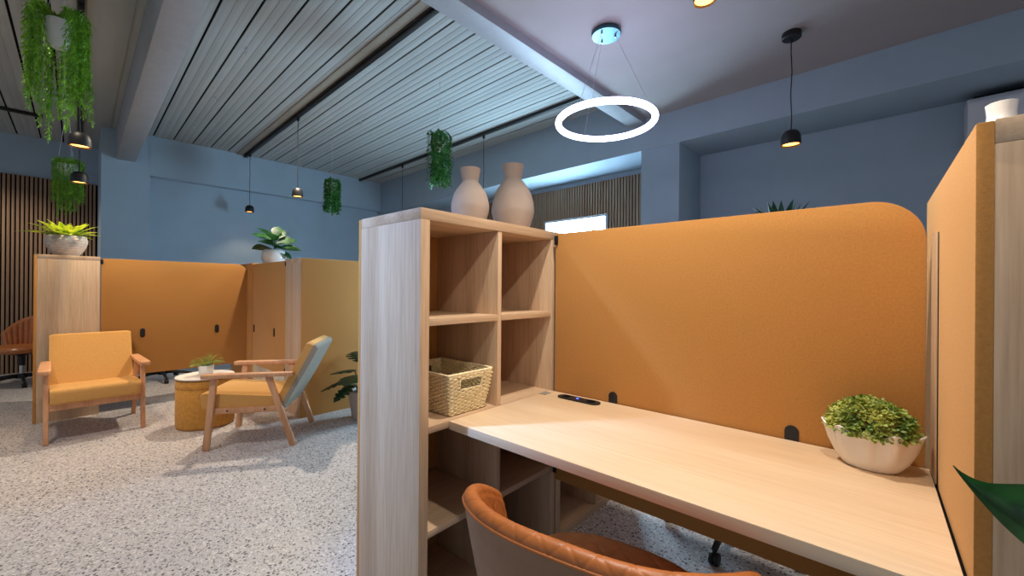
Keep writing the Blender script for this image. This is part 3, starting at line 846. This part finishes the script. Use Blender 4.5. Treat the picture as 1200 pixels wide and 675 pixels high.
# agave on hidden unit beyond the panel
t = thing('agave', 'dark spiky agave showing above the top edge of the large mustard panel', 'plant', (-.43,2.99,UH))
small_pot(t, .07, .085, .11, 'clay')
mb = MB(); rnd = random.Random(2)
for k in range(24):
    a = k*2.399; f = k/24; el = .15+1.1*f
    h = V((math.cos(a),math.sin(a),0)); d = h*math.cos(el)+V((0,0,math.sin(el)))
    mb.leaf(h*.02+V((0,0,.095)), d, V((0,0,math.cos(el)))-h*math.sin(el), .25*(1-.25*f), .046, -.25, 6, .35, .3)
mb.build('leaves', M['agave'], t, 180)
# tall floor plant whose tips show before the far slats
t = thing('dracaena', 'tall dark spiky plant tips in front of the far slats, left of the column', 'plant', (-1.66,3.5,0))
MB().lathe([(0,0),(.13,0),(.14,.01),(.17,.36),(.165,.37),(.155,.36),(.15,.33),(0,.32)],40).build('pot', M['whitep'], t, 60)
MB().lathe([(0,.335),(.15,.332),(.15,.32)],32).build('soil', M['soil'], t)
MB().tube([(0,0,.32),(.02,.01,.8),(.0,.0,1.36)], [.02,.017,.012], 10).build('trunk', M['stem'], t)
mb = MB()
for k in range(40):
    a = k*2.399; f = k/40; el = -.1+1.4*f; h = V((math.cos(a),math.sin(a),0)); d = h*math.cos(el)+V((0,0,math.sin(el)))
    mb.leaf(h*.01+V((0,0,1.24+.13*f)), d, V((0,0,math.cos(el)))-h*math.sin(el), .40, .030, .5, 7, .25, .3)
mb.build('leaves', M['agave'], t, 180)

# big leaf entering from the right : plant standing beside the camera
t = thing('foliage_plant', 'broad green leaf reaching in from the right edge, before the right unit', 'plant', (.40,.62,0))
MB().lathe([(0,0),(.11,0),(.12,.01),(.15,.30),(.146,.31),(.136,.30),(.132,.27),(0,.26)],40).build('pot', M['whitep'], t, 60)
MB().lathe([(0,.272),(.132,.27),(.132,.26)],32).build('soil', M['soil'], t)
mb = MB(); st = MB()
def broad(tip, base, w, sag, up, root):
    tip, base = V(tip), V(base); n = 16; ax = tip-base; up = V(up); up = (up-ax*up.dot(ax)/ax.length_squared).normalized(); sd = ax.normalized().cross(up)
    rows = []
    for i in range(n+1):
        f = i/n; c = base+ax*f+up*sag*math.sin(PI*f)
        ww = w*.5*min(1,((1-f)/.62)**1.05)*min(1,.25+f*4)*math.cos(.5*max(0,.3-f))+.0008
        rows.append([c+sd*ww*k/4+up*(.22*abs(k/4)*ww+.004*math.sin(9*f+k)) for k in range(-4,5)])
    mb.grid([[tuple(p) for p in r] for r in rows])
    st.tube([tuple(V(root)), tuple(V(root)*.45+base*.55+V((0,0,.04))), tuple(base)], .005, 6)
w0 = V((.40,.62,0))
LEAF = [
[(0.0746, 0.7325, 0.9919), (0.0746, 0.7325, 0.9916), (0.0746, 0.7325, 0.9914), (0.0744, 0.7323, 0.9911), (0.0742, 0.7321, 0.9909)] ,
[(0.0823, 0.7379, 0.9841), (0.0834, 0.7416, 0.9811), (0.0846, 0.7452, 0.9782), (0.0829, 0.7398, 0.9785), (0.0812, 0.7343, 0.9788)] ,
[(0.0941, 0.7483, 0.9759), (0.0953, 0.7554, 0.9701), (0.0966, 0.7625, 0.9644), (0.0933, 0.7503, 0.9646), (0.0901, 0.7381, 0.9648)] ,
[(0.1081, 0.7607, 0.9708), (0.1113, 0.7728, 0.9596), (0.1144, 0.7849, 0.9483), (0.1089, 0.7647, 0.9469), (0.1033, 0.7444, 0.9454)] ,
[(0.1253, 0.7758, 0.97), (0.1291, 0.7905, 0.9526), (0.1329, 0.8052, 0.9352), (0.1257, 0.7789, 0.9303), (0.1185, 0.7525, 0.9254)] ,
[(0.1432, 0.7916, 0.9691), (0.1479, 0.8078, 0.9466), (0.1526, 0.8239, 0.9241), (0.1449, 0.7938, 0.9144), (0.1372, 0.7637, 0.9048)] ,
[(0.167, 0.8139, 0.9616), (0.171, 0.8281, 0.9373), (0.175, 0.8423, 0.913), (0.1671, 0.8127, 0.898), (0.1592, 0.7831, 0.8829)] ,
[(0.1913, 0.838, 0.941), (0.1935, 0.8473, 0.921), (0.1957, 0.8566, 0.9011), (0.1887, 0.8325, 0.8898), (0.1818, 0.8084, 0.8785)] ,
[(0.2129, 0.8624, 0.8906), (0.2131, 0.8633, 0.8898), (0.2133, 0.8641, 0.889), (0.2125, 0.8621, 0.8885), (0.2117, 0.86, 0.8881)] ,]
def densify(rows, n=4):
    out = []
    Q = [rows[0]]+rows+[rows[-1]]
    for i in range(1, len(Q)-2):
        for k in range(n):
            t_ = k/n; r = []
            for a,b,c,d in zip(Q[i-1],Q[i],Q[i+1],Q[i+2]):
                a,b,c,d = V(a),V(b),V(c),V(d)
                r.append(.5*(2*b+(c-a)*t_+(2*a-5*b+4*c-d)*t_*t_+(3*b-a-3*c+d)*t_**3))
            out.append(r)
    out.append([V(p) for p in rows[-1]]); return out
mb.grid([[tuple(p-w0) for p in r] for r in densify(LEAF)])
st.tube([(0,0,.27), (-.10,.10,.45), tuple(V(LEAF[-1][2])-w0)], .005, 6)
broad(V((.62,.40,.98))-w0, V((.46,.58,.80))-w0, .13, .02, (-.2,-.2,1), (.01,0,.27))
broad(V((.70,.78,1.02))-w0, V((.50,.68,.82))-w0, .13, .02, (-.2,0,1), (0,.01,.27))
broad(V((.36,.28,.95))-w0, V((.40,.50,.80))-w0, .13, .02, (0,.3,1), (0,-.01,.27))
st.build('stems', M['stem'], t, 180); mb.build('leaves', M['glossy'], t, 180)

# ---------------------------------------------------------------- air conditioner on the far wall
a = room(.355, V2-.006, 2.30)
t = thing('air_conditioner', 'white wall mounted air conditioner under the bulkhead at upper right', 'air conditioner', a, TH)
pts = rounded([(0,0),(0,.31),(-.20,.31),(-.235,.27),(-.235,.08),(-.16,0)], .018)
mb = MB(); mb.prism(pts, 0, 0, .95, .006); mb.build('casing', M['whitep'], t, 40)
MB().box(.03,.92,-.20,-.03,.309,.318,.002).build('intake_grille', M['dark'], t)
MB().box(.06,.89,-.226,-.17,.012,.02,.002, Matrix.Rotation(-.0,4,'X')).build('air_flap', M['whitep'], t)

for x, y, l in ((-2.42,1.07,'ceiling hook closest to the top edge of the picture, on the slatted ceiling'),(-4.05,1.12,'ceiling hook second from the top edge on the slatted ceiling'),
                (-5.35,1.19,'ceiling hook third from the top edge on the slatted ceiling'),(-6.55,1.24,'ceiling hook closest to the blue wall on the slatted ceiling'),(-4.75,2.55,'ceiling hook between the two small hanging leafy plants')):
    hook(x, y, l)

# ---------------------------------------------------------------- light
def lamp(kind, name, loc, energy, color, size=.1, target=None, spot=None, blend=.5):
    d = bpy.data.lights.new(name, kind); d.energy = energy; d.color = color
    if kind == 'AREA': d.size = size; d.shape = 'DISK'
    else: d.shadow_soft_size = size
    if kind == 'SPOT': d.spot_size = math.radians(spot); d.spot_blend = blend
    o = bpy.data.objects.new(name, d); COL.objects.link(o); o.location = loc
    if target is not None: o.rotation_euler = (V(target)-V(loc)).to_track_quat('-Z','Y').to_euler()
    return o
W = (1,.84,.66)
lamp('SPOT','desk_downlight',(-.72,1.18,2.52),92,(1,.89,.76),.025,(-.12,1.25,.7),110,.7)
lamp('SPOT','lounge_track_spot',(-4.95,1.93,3.18),260,W,.05,(-4.5,.7,.2),95,.6)
lamp('SPOT','aisle_track_spot',(-4.0,-.15,3.15),45,W,.05,(-4.8,.35,.2),80,.8)
lamp('SPOT','front_floor_fill',(-3.0,-.6,3.15),125,(1,.86,.79),.08,(-3.3,-.15,0),88,.7)  # added unseen spot, brightens the foreground floor with warm light
lamp('SPOT','cool_side_fill',(-2.35,-.75,2.9),500,(.34,.54,1),.08,(-1.60,.81,1.12),35,1.0)  # unseen cool spot, added and narrowed to turn the near unit's side bluish
lamp('SPOT','booth_fill',(.0,.70,2.45),38,(1,.89,.76),.03,(-.5,1.25,.75),115,.8)  # extra lamp added to light the basket and bowl from the front
lamp('SPOT','slat_wall_fill',(-7.7,-.75,3.15),70,W,.05,(-8.0,-.5,0),110,.7)  # no fixture here; added to lift the slats, brown chair and floor
lamp('SPOT','cool_aisle_fill',(-1.95,.15,2.9),120,(.52,.66,1),.06,(-3.9,1.9,1.15),46,.8)  # added bluish spot for the felt back by the right armchair, source unseen
world = bpy.data.worlds.new('World'); scn.world = world; world.use_nodes = True
bg = world.node_tree.nodes['Background']; bg.inputs[0].default_value = (.66,.76,.92,1); bg.inputs[1].default_value = .42

# ---------------------------------------------------------------- camera
f_px = 480.0; yaw, pit, rol = math.radians(41.38), math.radians(.07), math.radians(.44)
F0 = V((-math.sin(yaw), math.cos(yaw), 0)); R0 = V((math.cos(yaw), math.sin(yaw), 0)); Z = V((0,0,1))
F = F0*math.cos(pit)+Z*math.sin(pit); U0 = -F0*math.sin(pit)+Z*math.cos(pit)
R = R0*math.cos(rol)+U0*math.sin(rol); U = -R0*math.sin(rol)+U0*math.cos(rol)
cd = bpy.data.cameras.new('Camera'); cam = bpy.data.objects.new('Camera', cd); COL.objects.link(cam)
cam.matrix_world = Matrix(((R.x,U.x,-F.x,0),(R.y,U.y,-F.y,0),(R.z,U.z,-F.z,1.2033),(0,0,0,1)))
cd.sensor_width = 36; cd.sensor_fit = 'HORIZONTAL'; cd.lens = f_px/1200*36; cd.clip_start = .02
scn.camera = cam
vs = scn.view_settings
vs.view_transform = 'Standard'; vs.look = 'None'; vs.gamma = 1; vs.use_curve_mapping = False; vs.exposure = 0.12
